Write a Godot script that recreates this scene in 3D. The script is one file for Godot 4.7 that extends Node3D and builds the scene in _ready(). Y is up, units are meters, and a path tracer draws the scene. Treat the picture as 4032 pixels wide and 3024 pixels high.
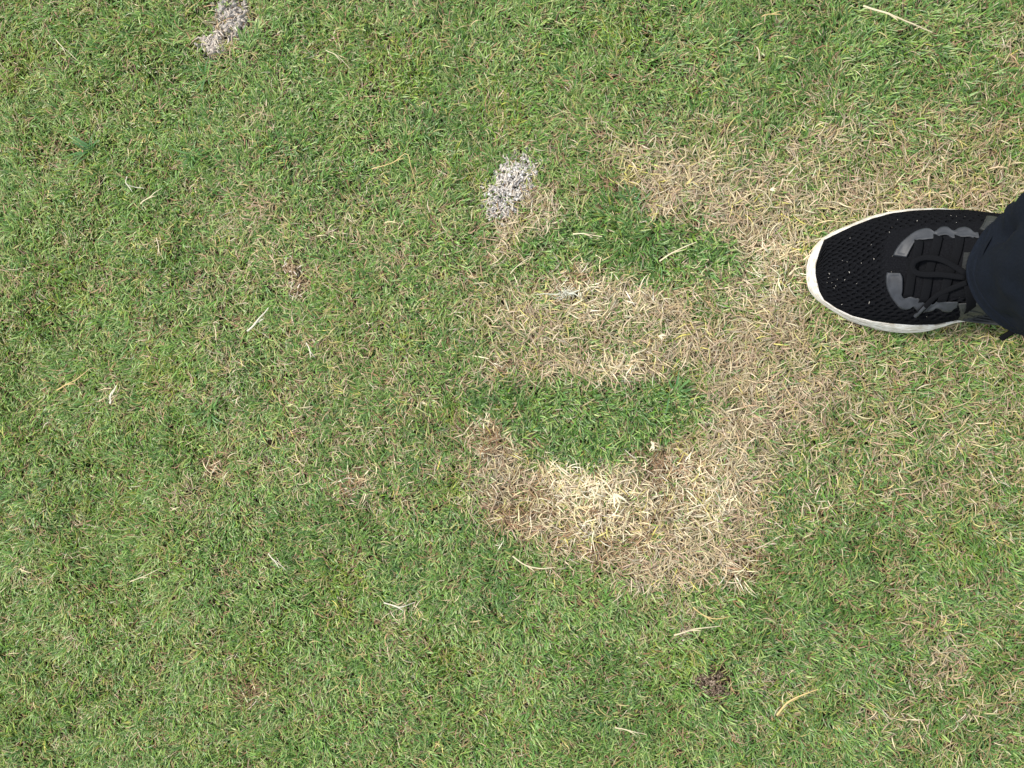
extends Node3D
# A worn lawn seen from above, with one running shoe and trouser leg coming in. Metres, y up; x runs along the shoe from toe to heel.

const EYESTAY_A := [59.3,-7.6,68.7,-5.8,61.3,-12.2,70.9,-10.3,65.0,-17.7,72.9,-14.4,70.1,-22.6,74.9,-17.7,76.5,-27.0,77.5,-19.3,82.5,-28.7,80.8,-19.0,86.0,-27.9,83.6,-19.2,88.1,-25.3,86.1,-19.2,90.0,-26.2,89.3,-19.5,93.2,-28.6,92.3,-21.4,97.5,-28.5,96.5,-21.5,99.8,-25.7,99.0,-19.0,101.8,-25.0,101.0,-18.4,104.1,-26.6,103.7,-19.0,108.3,-27.2,107.0,-18.6,111.3,-25.5,110.3,-18.5,113.5,-22.2,113.2,-17.1,116.7,-21.8,116.7,-17.1]
const EYESTAY_B := [55.2,4.7,64.3,5.7,54.5,9.9,66.2,9.6,55.1,14.9,66.7,15.4,57.0,20.3,66.8,20.3,59.8,25.3,66.6,23.1,63.0,29.1,68.2,25.6,66.7,32.8,69.7,25.7,70.8,34.3,72.9,24.6,73.7,33.9,76.7,26.0,76.0,32.4,78.6,26.1,79.7,35.4,81.4,28.6,82.7,36.6,83.6,29.9,86.5,36.6,86.1,29.6,90.0,35.9,89.3,30.9,92.0,34.1,91.7,28.5,95.2,34.8,94.6,28.6,98.1,36.5,97.7,29.5,103.2,36.8,101.4,29.6,105.0,34.8,104.3,29.7,107.3,33.7,106.6,29.9]
const CAGE_B := [115.3,41.8,105.9,31.0,121.0,42.2,109.9,30.8,125.9,43.1,114.3,30.7,131.6,44.0,119.7,30.8,137.3,44.7,125.4,31.4,146.3,45.9,137.6,34.4,155.2,47.3,155.2,38.7]
const CAGE_A := [126.0,-35.9,117.5,-24.5,127.9,-35.9,118.9,-23.0,130.2,-35.2,120.8,-22.8,135.1,-33.2,124.6,-24.3,139.9,-30.8,132.2,-26.5]
const LACE_ROW1 := [77.6,-19.8,75.1,-5.5,71.7,10.9,70.5,25.9]
const LACE_ROW2 := [90.7,-22.6,87.0,-7.9,83.6,8.4,81.8,30.3]
const LACE_ROW3 := [104.2,-20.8,100.5,-3.5,96.2,12.4,94.3,30.8]
const LACE_ROW4 := [116.2,-16.9,112.1,-5.6,109.5,10.2,111.1,21.1,118.1,36.9]
const LACE_LOOP := [109.0,12.5,99.9,4.6,90.3,-1.8,80.5,-4.1,73.7,-2.4,71.0,1.8,73.0,6.5,79.2,8.7,90.5,9.6,100.3,11.5,109.8,13.3]
const LACE_END := [109.4,15.6,101.0,19.0,90.5,24.4,84.0,32.0,78.7,39.4]
const LACE_TAG := [105.2,-6.3,110.8,-5.8,108.7,8.5,103.7,7.7]
const TURF_OUTLINES := [
	[0,0.27,0.0416,[-0.3145,-0.2025,-0.0175,-0.2059,-0.0175,0.128,-0.2962,0.1292]],
	[0,0.42,0.0458,[0.0322,-0.2451,0.4969,-0.2575,0.4969,0.1025,0.239,0.1387,0.0199,-0.0531]],
	[0,0.4,0.0374,[0.2158,-0.0197,0.4614,-0.0341,0.4614,0.1108,0.2197,0.1391]],
	[0,0.3,0.025,[0.315,0.1643,0.4792,0.1408,0.4792,0.3309,0.3374,0.3389]],
	[3,0.22,0.1081,[-0.5905,-0.4623,-0.2962,-0.4428,-0.2691,0.4157,-0.5905,0.4358]],  # broad yellow-green tint, paints the brighter light on this side of the lawn
	[4,0.55,0.0499,[0.2582,-0.0195,0.4792,-0.0264,0.4792,0.3499,0.1611,0.3688,0.1847,0.1997]],  # deep green laid broadly to paint the dimmer light on the shoe side
	[4,0.4,0.0499,[0.0609,-0.3621,0.4792,-0.3381,0.4792,-0.1899,0.1611,-0.2121]],  # same painted dimming, carried into the corner beyond the shoe
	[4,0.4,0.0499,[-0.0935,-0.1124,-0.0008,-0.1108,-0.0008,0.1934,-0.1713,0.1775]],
	[0,0.66,0.025,[0.0771,-0.2028,0.1294,-0.2253,0.2158,-0.1983,0.3522,-0.1901,0.4471,-0.1909,0.4471,-0.1259,0.262,-0.1299,0.2003,-0.1232,0.1013,-0.1575]],
	[0,0.95,0.0116,[0.0872,-0.1903,0.1214,-0.1933,0.1611,-0.1761,0.2003,-0.159,0.239,-0.1383,0.262,-0.1299,0.2543,-0.0827,0.2236,-0.091,0.1964,-0.1193,0.1768,-0.1397,0.1333,-0.1527,0.0973,-0.1657]],
	[0,0.72,0.0166,[0.1847,-0.0916,0.262,-0.0905,0.262,-0.0195,0.1768,-0.0238]],
	[0,0.95,0.0092,[0.0116,-0.0983,0.0405,-0.1027,0.1373,-0.0923,0.1492,-0.072,0.1847,-0.0517,0.2081,-0.0276,0.2003,-0.0117,0.1532,-0.0279,0.1373,-0.0521,0.0731,-0.0607,0.024,-0.0776]],
	[0,0.72,0.0208,[0.1413,-0.0721,0.2467,-0.0393,0.3074,-0.0115,0.2772,0.0277,0.2158,0.028,0.1532,-0.0199]],
	[0,0.62,0.01,[-0.0175,-0.0781,0.0812,-0.0769,0.0812,-0.0018,0.0322,-0.0039,-0.0112,-0.006]],
	[0,0.45,0.0166,[-0.051,-0.1116,-0.0091,-0.1109,-0.005,0.0208,-0.051,0.0209]],
	[0,0.75,0.0125,[0.0771,-0.0566,0.1611,-0.0519,0.169,-0.0118,0.1174,0.0002,0.0731,-0.0039]],
	[0,0.9,0.0067,[0.071,-0.0221,0.0933,-0.0281,0.1373,-0.0159,0.1373,-0.0038,0.0771,0.0002]],
	[0,0.8,0.0166,[0.1532,-0.0118,0.2197,-0.0117,0.262,0.0278,0.239,0.0595,0.1532,0.0523,0.1611,0.0202]],
	[0,1,0.01,[-0.0384,0.0312,-0.0175,0.0311,-0.0029,0.0537,0.0199,0.0699,0.0933,0.063,0.1373,0.0485,0.1847,0.0401,0.2236,0.0676,0.2158,0.1154,0.2158,0.159,0.1925,0.1676,0.1453,0.1769,0.1134,0.1698,0.0771,0.1586,0.0322,0.1474,-0.0216,0.1239,-0.0426,0.0788]],
	[0,0.55,0.0125,[0.1013,0.162,0.1847,0.1598,0.1611,0.1885,0.1294,0.1935]],
	[6,0.92,0.0062,[-0.0029,-0.1046,0.0075,-0.1271,0.0405,-0.1529,0.0852,-0.1762,0.1174,-0.1551,0.1532,-0.1442,0.1905,-0.1294,0.1964,-0.1074,0.1886,-0.0955,0.1373,-0.0931,0.0812,-0.102,0.0322,-0.1061]],
	[6,0.92,0.0062,[-0.0489,0.0209,-0.0426,0.0002,0.0199,0.0023,0.0731,0.0063,0.1214,-0.0058,0.1532,-0.0078,0.165,0.0242,0.1413,0.0424,0.0933,0.0609,0.0405,0.0688,0.0116,0.0658,-0.007,0.0414]],
]
const TURF_SPOTS := [
	[0,0.9,0.0058,-0.007,-0.1356,0.0187,0.0133,-20],
	[0,0.9,0.0058,0.022,-0.1595,0.0166,0.0166,0],
	[0,0.85,0.005,-0.007,-0.0183,0.015,0.0141,0],
	[0,0.8,0.0067,-0.0342,0.0415,0.0166,0.0208,20],
	[0,0.533,0.0075,-0.2399,-0.1554,0.025,0.0208,10],
	[0,0.697,0.0058,-0.2043,-0.0973,0.0125,0.0258,0],
	[0,0.492,0.0083,-0.1582,-0.164,0.0166,0.0166,0],
	[0,0.492,0.0083,-0.1257,-0.1381,0.0116,0.0125,0],
	[0,0.451,0.0067,-0.3466,-0.0604,0.0125,0.0125,0],
	[0,0.533,0.0058,-0.3823,0.0046,0.0092,0.0116,0],
	[0,0.492,0.0083,-0.2781,0.0731,0.025,0.015,0],
	[0,0.574,0.0067,-0.1517,0.0844,0.0166,0.0116,0],
	[0,0.533,0.0067,-0.1889,0.0679,0.0141,0.01,0],
	[0,0.492,0.0058,-0.1063,0.0253,0.0125,0.0166,0],
	[0,0.615,0.0058,-0.2511,0.2821,0.0183,0.015,0],
	[0,0.492,0.0058,-0.1977,0.2629,0.0125,0.0083,0],
	[0,0.533,0.0058,-0.1801,-0.0294,0.0125,0.0116,0],
	[0,0.492,0.0058,-0.1539,-0.0229,0.0108,0.0108,0],
	[0,0.492,0.0083,0.1524,0.2028,0.0125,0.0191,10],
	[0,0.41,0.0083,0.1453,0.2291,0.0141,0.0083,0],
	[0,0.574,0.0075,0.3112,0.2797,0.0191,0.0108,0],
	[0,0.533,0.0083,0.3726,0.2363,0.0183,0.0208,0],
	[0,0.492,0.0083,0.3467,0.1906,0.0208,0.0166,0],
	[0,0.615,0.0058,0.2061,0.1513,0.0183,0.0116,0],
	[0,0.55,0.0083,-0.0008,-0.045,0.025,0.0125,0],
	[0,0.615,0.0058,-0.2691,-0.3339,0.0208,0.0208,0],
	[0,0.492,0.0058,-0.4497,-0.2242,0.0125,0.0083,0],
	[0,0.492,0.0083,0.4182,-0.2878,0.0208,0.025,0],
	[0,0.451,0.0125,0.4073,-0.223,0.025,0.025,0],
	[0,0.41,0.0083,-0.3053,0.1079,0.0208,0.0166,0],
	[0,0.451,0.0075,-0.2332,-0.2511,0.015,0.0125,0],
	[0,0.41,0.0075,-0.1452,-0.1217,0.0166,0.0108,0],
	[0,0.41,0.0058,-0.0595,-0.1491,0.0125,0.0125,0],
	[0,0.41,0.0058,-0.1977,-0.165,0.0125,0.0125,0],
	[0,0.451,0.0058,-0.4784,0.1814,0.0125,0.0125,0],
	[0,0.41,0.0058,-0.4473,0.2113,0.01,0.0067,0],
	[0,0.451,0.0067,-0.102,0.2132,0.0125,0.0166,0],
	[0,0.369,0.0125,0.239,0.2573,0.025,0.0208,0],
	[1,0.8,0.0067,0.0973,-0.1779,0.0166,0.0133,20],
	[1,0.5,0.0125,0.0364,-0.0938,0.025,0.0092,0],
	[1,0.75,0.0083,-0.0258,0.0415,0.0166,0.025,15],
	[1,0.6,0.0166,0.0075,0.1151,0.0333,0.025,10],
	[1,0.55,0.0125,0.1134,0.0628,0.0333,0.0125,0],
	[1,0.7,0.0083,-0.2781,0.0731,0.025,0.0166,0],
	[1,0.7,0.0083,-0.1517,0.0844,0.0191,0.0141,0],
	[1,0.6,0.0083,-0.102,0.0253,0.0166,0.0166,0],
	[1,0.7,0.0067,0.2061,0.1513,0.0183,0.0116,0],
	[1,0.7,0.0067,-0.2511,0.2821,0.0208,0.0166,0],
	[1,0.6,0.0125,0.3037,0.1059,0.0291,0.0166,0],
	[1,0.5,0.0125,0.0893,0.1299,0.0374,0.0208,0],
	[1,0.6,0.0067,-0.1977,0.2629,0.0166,0.01,0],
	[1,0.6,0.0083,-0.0091,-0.0163,0.0125,0.0125,0],
	[1,0.5,0.0125,0.1373,0.0726,0.0291,0.0166,0],
	[1,0.6,0.01,-0.342,0.1085,0.0208,0.0125,0],
	[1,0.5,0.01,-0.2154,0.0427,0.025,0.0166,0],
	[1,0.5,0.0083,-0.3466,-0.0604,0.0125,0.0125,0],
	[2,0.95,0.0125,0.0588,0.0857,0.0312,0.0258,15],
	[2,0.7,0.0141,0.0852,0.1016,0.025,0.025,0],
	[2,0.5,0.0166,0.1532,0.0925,0.0333,0.0291,0],
	[2,0.4,0.0208,0.0933,-0.0848,0.0582,0.0125,0],
	[2,0.5,0.0125,0.2313,-0.1067,0.025,0.0208,0],
	[2,0.5,0.01,0.0973,-0.016,0.0208,0.0108,0],
	[3,0.8,0.0166,-0.102,-0.2921,0.0312,0.0333,20],
	[3,0.6,0.0166,-0.1626,-0.3159,0.0333,0.0208,0],
	[3,0.7,0.0166,-0.4736,-0.3132,0.0291,0.0458,0],
	[3,0.7,0.0141,-0.4402,-0.092,0.025,0.0191,0],
	[3,0.6,0.0166,-0.4545,-0.2287,0.025,0.0208,0],
	[3,0.7,0.0125,-0.3282,-0.0127,0.025,0.025,0],
	[3,0.85,0.0108,-0.1604,0.1772,0.0208,0.0191,0],
	[3,0.8,0.0083,-0.0279,-0.07,0.0092,0.025,10],
	[3,0.8,0.0067,-0.102,-0.0332,0.0166,0.0141,0],
	[3,0.8,0.0067,-0.0574,0.0272,0.015,0.0166,0],
	[3,0.8,0.0075,-0.0561,0.0964,0.0141,0.0141,0],
	[3,0.7,0.0125,0.1453,0.2412,0.0291,0.0183,0],
	[3,0.6,0.0125,-0.2511,0.2522,0.025,0.0208,0],
	[3,0.7,0.01,-0.1626,0.2152,0.025,0.0166,0],
	[3,0.5,0.0166,-0.0091,-0.2467,0.025,0.025,0],
	[3,0.5,0.025,-0.3978,0.1094,0.0499,0.0374,0],
	[3,0.55,0.0166,-0.0637,0.2451,0.0291,0.025,0],
	[3,0.5,0.0166,-0.0175,0.2928,0.025,0.025,0],
	[3,0.6,0.0125,-0.0426,-0.1942,0.0166,0.0166,0],
	[3,0.5,0.0166,-0.1626,-0.0588,0.0166,0.0291,0],
	[3,0.5,0.0067,0.0322,0.0636,0.025,0.0058,0],
	[3,0.5,0.0166,0.2505,0.2726,0.0291,0.0166,0],
	[3,0.5,0.0166,-0.4355,0.2856,0.0374,0.0291,0],
	[3,0.5,0.0125,0.1013,-0.3112,0.0374,0.0208,0],
	[3,0.4,0.0166,0.3891,0.1353,0.025,0.0208,0],
	[4,0.8,0.0166,-0.1561,0.0213,0.0291,0.025,0],
	[4,0.7,0.0166,-0.0384,0.0209,0.0125,0.025,0],
	[4,0.6,0.0208,-0.1977,-0.2116,0.0374,0.025,0],
	[4,0.6,0.0208,-0.3374,-0.1166,0.0291,0.025,0],
	[4,0.7,0.0208,-0.0175,0.1774,0.025,0.0291,0],
	[4,0.6,0.0208,0.3374,0.1131,0.0499,0.025,0],
	[4,0.7,0.0208,0.2886,0.1572,0.0499,0.025,0],
	[4,0.6,0.0208,0.0812,0.2721,0.0458,0.0333,0],
	[4,0.6,0.0208,-0.1977,0.14,0.0374,0.025,0],
	[4,0.6,0.025,-0.464,0.1193,0.0333,0.0374,0],
	[4,0.6,0.0208,-0.0722,-0.2325,0.0374,0.0208,20],
	[4,0.6,0.0208,-0.2601,-0.0212,0.025,0.0291,0],
	[5,0.85,0.0075,0.0125,-0.1926,0.0158,0.0133,0],
	[5,0.95,0.0067,-0.0008,-0.1757,0.0191,0.0183,-30],
	[5,0.85,0.0075,-0.0133,-0.1542,0.0133,0.0133,0],
	[5,0.96,0.0033,-0.2623,-0.3412,0.0183,0.0208,20],
	[5,0.92,0.0033,-0.2826,-0.3165,0.0133,0.0125,0],
	[5,0.7,0.0025,0.0495,-0.0805,0.01,0.0083,0],
	[5,0.8,0.0042,-0.2021,-0.0994,0.0108,0.0225,0],
	[5,0.82,0.005,0.1768,0.2591,0.0141,0.0133,0],
	[5,0.5,0.005,0.1524,0.2048,0.0083,0.0166,0],
	[5,0.45,0.005,0.2061,0.1513,0.0125,0.0083,0],
	[5,0.35,0.005,0.1034,-0.1757,0.0141,0.0092,20],
	[5,0.55,0.0033,0.1154,-0.0107,0.0108,0.0058,0],
	[5,0.5,0.0033,0.1532,-0.0118,0.005,0.0042,0],
	[5,0.4,0.0042,-0.2511,0.2821,0.01,0.0083,0],
	[5,0.4,0.0033,-0.1801,-0.0273,0.0083,0.0058,0],
	[5,0.4,0.0033,0.3112,0.2809,0.0083,0.0042,0],
	[5,0.35,0.0033,-0.3907,-0.2593,0.0033,0.0042,0],
	[5,0.4,0.0033,-0.3814,0.0024,0.0058,0.0083,0],
]
const STALKS := [
	[[0.3002,-0.3172,0.3299,-0.304,0.3568,-0.2938],2,"pale","long cream straw stalk, the thickest lying on the green beyond the shoe"],
	[[-0.1256,-0.1942,-0.1064,-0.1986,-0.0928,-0.2064,-0.0885,-0.1939,-0.0851,-0.1794],1,"gold","thin golden stalk with a sharp knee beside the sandy patch"],
	[[-0.1686,-0.303,-0.1557,-0.2953,-0.1444,-0.2839],0.9,"pale","short pale stalk beside the bright fine grass"],
	[[-0.4304,-0.3239,-0.421,-0.3147,-0.4088,-0.3033],0.9,"pale","thin pale stalk alone in unworn long grass"],
	[[-0.2432,-0.0484,-0.2335,-0.0572,-0.2229,-0.0698],2,"white","broad whitish dead leaf with a split tip lying on green turf"],
	[[0.0028,0.1521,0.0147,0.1595,0.027,0.1616,0.0412,0.1605],1.4,"pale","curved pale straw along the lower edge of the big straw patch"],
	[[-0.1136,0.1963,-0.1,0.1992,-0.086,0.1959],1.3,"white","small whitish bow-shaped straw near bright yellow-green grass"],
	[[0.1435,0.2164,0.1627,0.2097,0.1826,0.2071],1.5,"pale","pale straight straw crossing the tan worn spot"],
	[[0.1596,0.1912,0.1686,0.198,0.1791,0.2005,0.1911,0.1985],1.3,"gold","hooked golden straw just above the tan worn spot"],
	[[0.2299,0.282,0.2399,0.2698,0.2513,0.263,0.2638,0.2586],1.8,"gold","thick golden arched straw on dark green grass"],
	[[0.1313,-0.1063,0.1459,-0.1148,0.1627,-0.122],1.4,"pale","pale straw slanting over the green strip beside the shoe toe"],
	[[0.0558,-0.1322,0.0687,-0.1311,0.0816,-0.1289],1.3,"pale","pale straight straw lying across the middle of the upper green strip"],
	[[-0.4318,0.0059,-0.4163,-0.0002,-0.406,-0.0063,-0.3977,-0.0136],1.5,"gold","golden bent straw beside a brown worn freckle"],
	[[-0.3597,-0.1935,-0.357,-0.1848,-0.3423,-0.1818],1.1,"white","white straw kinked at a right angle"],
	[[-0.346,-0.1673,-0.3355,-0.1735,-0.3255,-0.1814],1.1,"pale","pale straw next to the kinked white one"],
	[[-0.3565,0.1839,-0.34,0.1775,-0.3241,0.1698],1,"pale","thin pale straw in even green grass"],
	[[-0.2233,0.1554,-0.2145,0.1611,-0.2057,0.1689],1.2,"white","short white straw beside deep blue-green grass"],
	[[-0.1341,0.2627,-0.1354,0.2715,-0.1341,0.2814],1,"gold","thin golden upright-lying straw in yellow-green grass"],
	[[0.0928,0.2988,0.1063,0.3006,0.1198,0.3047],1.2,"pale","pale straw below the dark soil scar"],
	[[-0.3773,0.0183,-0.3745,0.0088,-0.3713,0.0011],2,"white","broad white dead leaf on the brown worn freckle"],
	[[0.2135,-0.2879,0.2154,-0.2815,0.2161,-0.2744],1,"pale","short thin pale straw in the long grass beyond the shoe"],
	[[0.2173,-0.3129,0.2273,-0.3147,0.2368,-0.317],1.1,"gold","short golden straw near the thickest cream stalk"],
	[[-0.186,-0.0375,-0.1826,-0.0312,-0.1791,-0.0241],1.2,"white","two-toned whitish straw over a small dark hole"],
	[[-0.3286,-0.1348,-0.3268,-0.1262,-0.3241,-0.1154],1.1,"pale","pale broken straw beside a light worn spot"],
	[[0.0003,-0.0975,0.0106,-0.1071,0.0208,-0.1127],0.8,"pale","hair-thin straw between the sandy patch and the upper green strip"],
]

var rng := RandomNumberGenerator.new()
var warp := FastNoiseLite.new()
var fine := FastNoiseLite.new()
var lump := FastNoiseLite.new()
var M := {}
var taken := {}

func _ready() -> void:
	# ---- camera, sky, sun, exposure
	var cam := Camera3D.new()
	cam.name = "camera"
	cam.fov = 42.0
	cam.near = 0.02
	cam.far = 400.0
	var tilt := deg_to_rad(8.0)
	cam.transform = Transform3D(Basis(Vector3(cos(tilt), -sin(tilt), 0), Vector3(0, 0, -1), Vector3(sin(tilt), cos(tilt), 0)), Vector3(sin(tilt), cos(tilt), 0) * 0.9)
	add_child(cam)
	var env := Environment.new()
	env.background_mode = Environment.BG_SKY
	var sm := ProceduralSkyMaterial.new()
	sm.sky_top_color = Color(0.84, 0.87, 0.91)
	sm.sky_horizon_color = Color(0.86, 0.88, 0.90)
	sm.ground_horizon_color = Color(0.55, 0.57, 0.5)
	sm.ground_bottom_color = Color(0.35, 0.38, 0.28)
	sm.sky_curve = 0.2
	var sky := Sky.new()
	sky.sky_material = sm
	env.sky = sky
	env.tonemap_mode = Environment.TONE_MAPPER_LINEAR
	env.tonemap_exposure = 1.38
	env.sdfgi_enabled = true
	env.ssao_enabled = true
	env.ssil_enabled = true
	var we := WorldEnvironment.new()
	we.name = "world_environment"
	we.environment = env
	add_child(we)
	var sun := DirectionalLight3D.new()
	sun.name = "sun"
	sun.light_energy = 1.0
	sun.light_angular_distance = 10.0
	sun.light_color = Color(1.0, 0.97, 0.92)
	sun.shadow_enabled = true
	add_child(sun)
	sun.look_at_from_position(Vector3(-0.80, 1.0, -0.30), Vector3.ZERO, Vector3.UP)

	rng.seed = 71
	warp.seed = 3; warp.frequency = 1.0; warp.fractal_octaves = 3
	fine.seed = 9; fine.frequency = 1.0; fine.fractal_octaves = 2
	lump.seed = 21; lump.frequency = 1.0; lump.fractal_octaves = 2
	make_materials()
	make_ground()
	make_fields()
	make_turf()
	make_bare_patches()
	make_stalks()
	make_litter()
	make_shoe()
	make_person()

# ------------------------------------------------------------------ helpers
func numbered(called: String) -> String:
	var n: int = taken.get(called, 0)
	taken[called] = n + 1
	return called if n == 0 else "%s_%03d" % [called, n]

func thing(called: String, label: String, category: String, at: Vector3, group := "", kind := "") -> Node3D:
	var o := Node3D.new()
	o.name = numbered(called)
	add_child(o)
	o.position = at
	meta(o, label, category, group, kind)
	return o

func meta(o: Node, label: String, category: String, group := "", kind := "") -> void:
	if label: o.set_meta("label", label)
	if category: o.set_meta("category", category)
	if group: o.set_meta("group", group)
	if kind: o.set_meta("kind", kind)

func obj(called: String, mesh: Mesh, m: Material, parent: Node) -> MeshInstance3D:
	var o := MeshInstance3D.new()
	o.name = called
	o.mesh = mesh
	o.material_override = m
	parent.add_child(o, true)
	return o

func arrays_mesh(v: PackedVector3Array, n: PackedVector3Array, c: PackedColorArray, i: PackedInt32Array) -> ArrayMesh:
	var a := []
	a.resize(Mesh.ARRAY_MAX)
	a[Mesh.ARRAY_VERTEX] = v
	a[Mesh.ARRAY_NORMAL] = n
	if c.size(): a[Mesh.ARRAY_COLOR] = c
	a[Mesh.ARRAY_INDEX] = i
	var am := ArrayMesh.new()
	am.add_surface_from_arrays(Mesh.PRIMITIVE_TRIANGLES, a)
	return am

func grid_mesh(p: PackedVector3Array, nu: int, nv: int, wrap_v := false, flip := false) -> ArrayMesh:
	# p holds nu rows of nv points; smooth normals from the neighbours
	var n := PackedVector3Array()
	n.resize(nu * nv)
	var idx := PackedInt32Array()
	for u in nu:
		for v in nv:
			var v0 := (v - 1 + nv) % nv if wrap_v else maxi(v - 1, 0)
			var v1 := (v + 1) % nv if wrap_v else mini(v + 1, nv - 1)
			var a := p[mini(u + 1, nu - 1) * nv + v] - p[maxi(u - 1, 0) * nv + v]
			var b := p[u * nv + v1] - p[u * nv + v0]
			var q := a.cross(b)
			n[u * nv + v] = (q if not flip else -q).normalized() if q.length_squared() > 1e-20 else Vector3.UP
	for u in nu - 1:
		for v in (nv if wrap_v else nv - 1):
			var v1 := (v + 1) % nv
			var a := u * nv + v
			var b := u * nv + v1
			var c := (u + 1) * nv + v
			var d := (u + 1) * nv + v1
			if flip: idx.append_array([a, c, b, b, c, d])
			else: idx.append_array([a, b, c, b, d, c])
	return arrays_mesh(p, n, PackedColorArray(), idx)

func interp(x: float, xs: Array, ys: Array) -> float:
	if x <= xs[0]: return ys[0]
	for k in range(1, xs.size()):
		if x <= xs[k]:
			return lerpf(ys[k - 1], ys[k], (x - xs[k - 1]) / (xs[k] - xs[k - 1]))
	return ys[-1]

func curve_points(flat: Array, n: int) -> PackedVector2Array:
	# a smooth line through the points, n samples even in length
	var pts := PackedVector2Array()
	for k in flat.size() / 2: pts.append(Vector2(flat[2 * k], flat[2 * k + 1]))
	var dense := PackedVector2Array()
	for k in pts.size() - 1:
		for s in 12:
			dense.append(pts[k].cubic_interpolate(pts[k + 1], pts[maxi(k - 1, 0)], pts[mini(k + 2, pts.size() - 1)], s / 12.0))
	dense.append(pts[-1])
	var l := PackedFloat32Array([0.0])
	for k in range(1, dense.size()): l.append(l[-1] + dense[k].distance_to(dense[k - 1]))
	var out := PackedVector2Array()
	var j := 0
	for k in n:
		var want := l[-1] * k / (n - 1.0)
		while j < dense.size() - 2 and l[j + 1] < want: j += 1
		out.append(dense[j].lerp(dense[j + 1], clampf((want - l[j]) / maxf(l[j + 1] - l[j], 1e-6), 0, 1)))
	return out

func tube(pts: PackedVector3Array, radii: PackedFloat32Array, sides := 6, flat := 1.0) -> ArrayMesh:
	var p := PackedVector3Array()
	var ref := Vector3.UP
	for k in pts.size():
		var d := (pts[mini(k + 1, pts.size() - 1)] - pts[maxi(k - 1, 0)]).normalized()
		var side := d.cross(ref)
		side = side.normalized() if side.length() > 0.05 else d.cross(Vector3.RIGHT).normalized()
		var up := side.cross(d).normalized()
		for s in sides:
			var a := TAU * s / sides
			p.append(pts[k] + (side * cos(a) + up * sin(a) * flat) * radii[k])
	return grid_mesh(p, pts.size(), sides, true)

func noise_texture(seed_: int, freq: float, ramp: Array, size := 512, octaves := 4) -> NoiseTexture2D:
	var t := NoiseTexture2D.new()
	t.width = size; t.height = size; t.seamless = true
	var n := FastNoiseLite.new()
	n.seed = seed_; n.frequency = freq; n.fractal_octaves = octaves
	t.noise = n
	var g := Gradient.new()
	g.offsets = PackedFloat32Array(ramp.map(func(r): return r[0]))
	g.colors = PackedColorArray(ramp.map(func(r): return r[1]))
	t.color_ramp = g
	return t

func lin(r: float, g: float, b: float) -> Color:
	return Color(r, g, b).linear_to_srgb()

func mat(name_: String, color: Color, rough: float, specular := 0.5) -> StandardMaterial3D:
	var m := StandardMaterial3D.new()
	m.resource_name = name_
	m.albedo_color = color
	m.roughness = rough
	m.metallic_specular = specular
	M[name_] = m
	return m

func triplanar(m: StandardMaterial3D, t: Texture2D, scale_: Vector3) -> void:
	m.albedo_texture = t
	m.uv1_triplanar = true
	m.uv1_scale = scale_

func relief(m: StandardMaterial3D, t: Texture2D, cm: float) -> void:
	m.heightmap_enabled = true
	m.heightmap_texture = t
	m.heightmap_scale = cm

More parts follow.
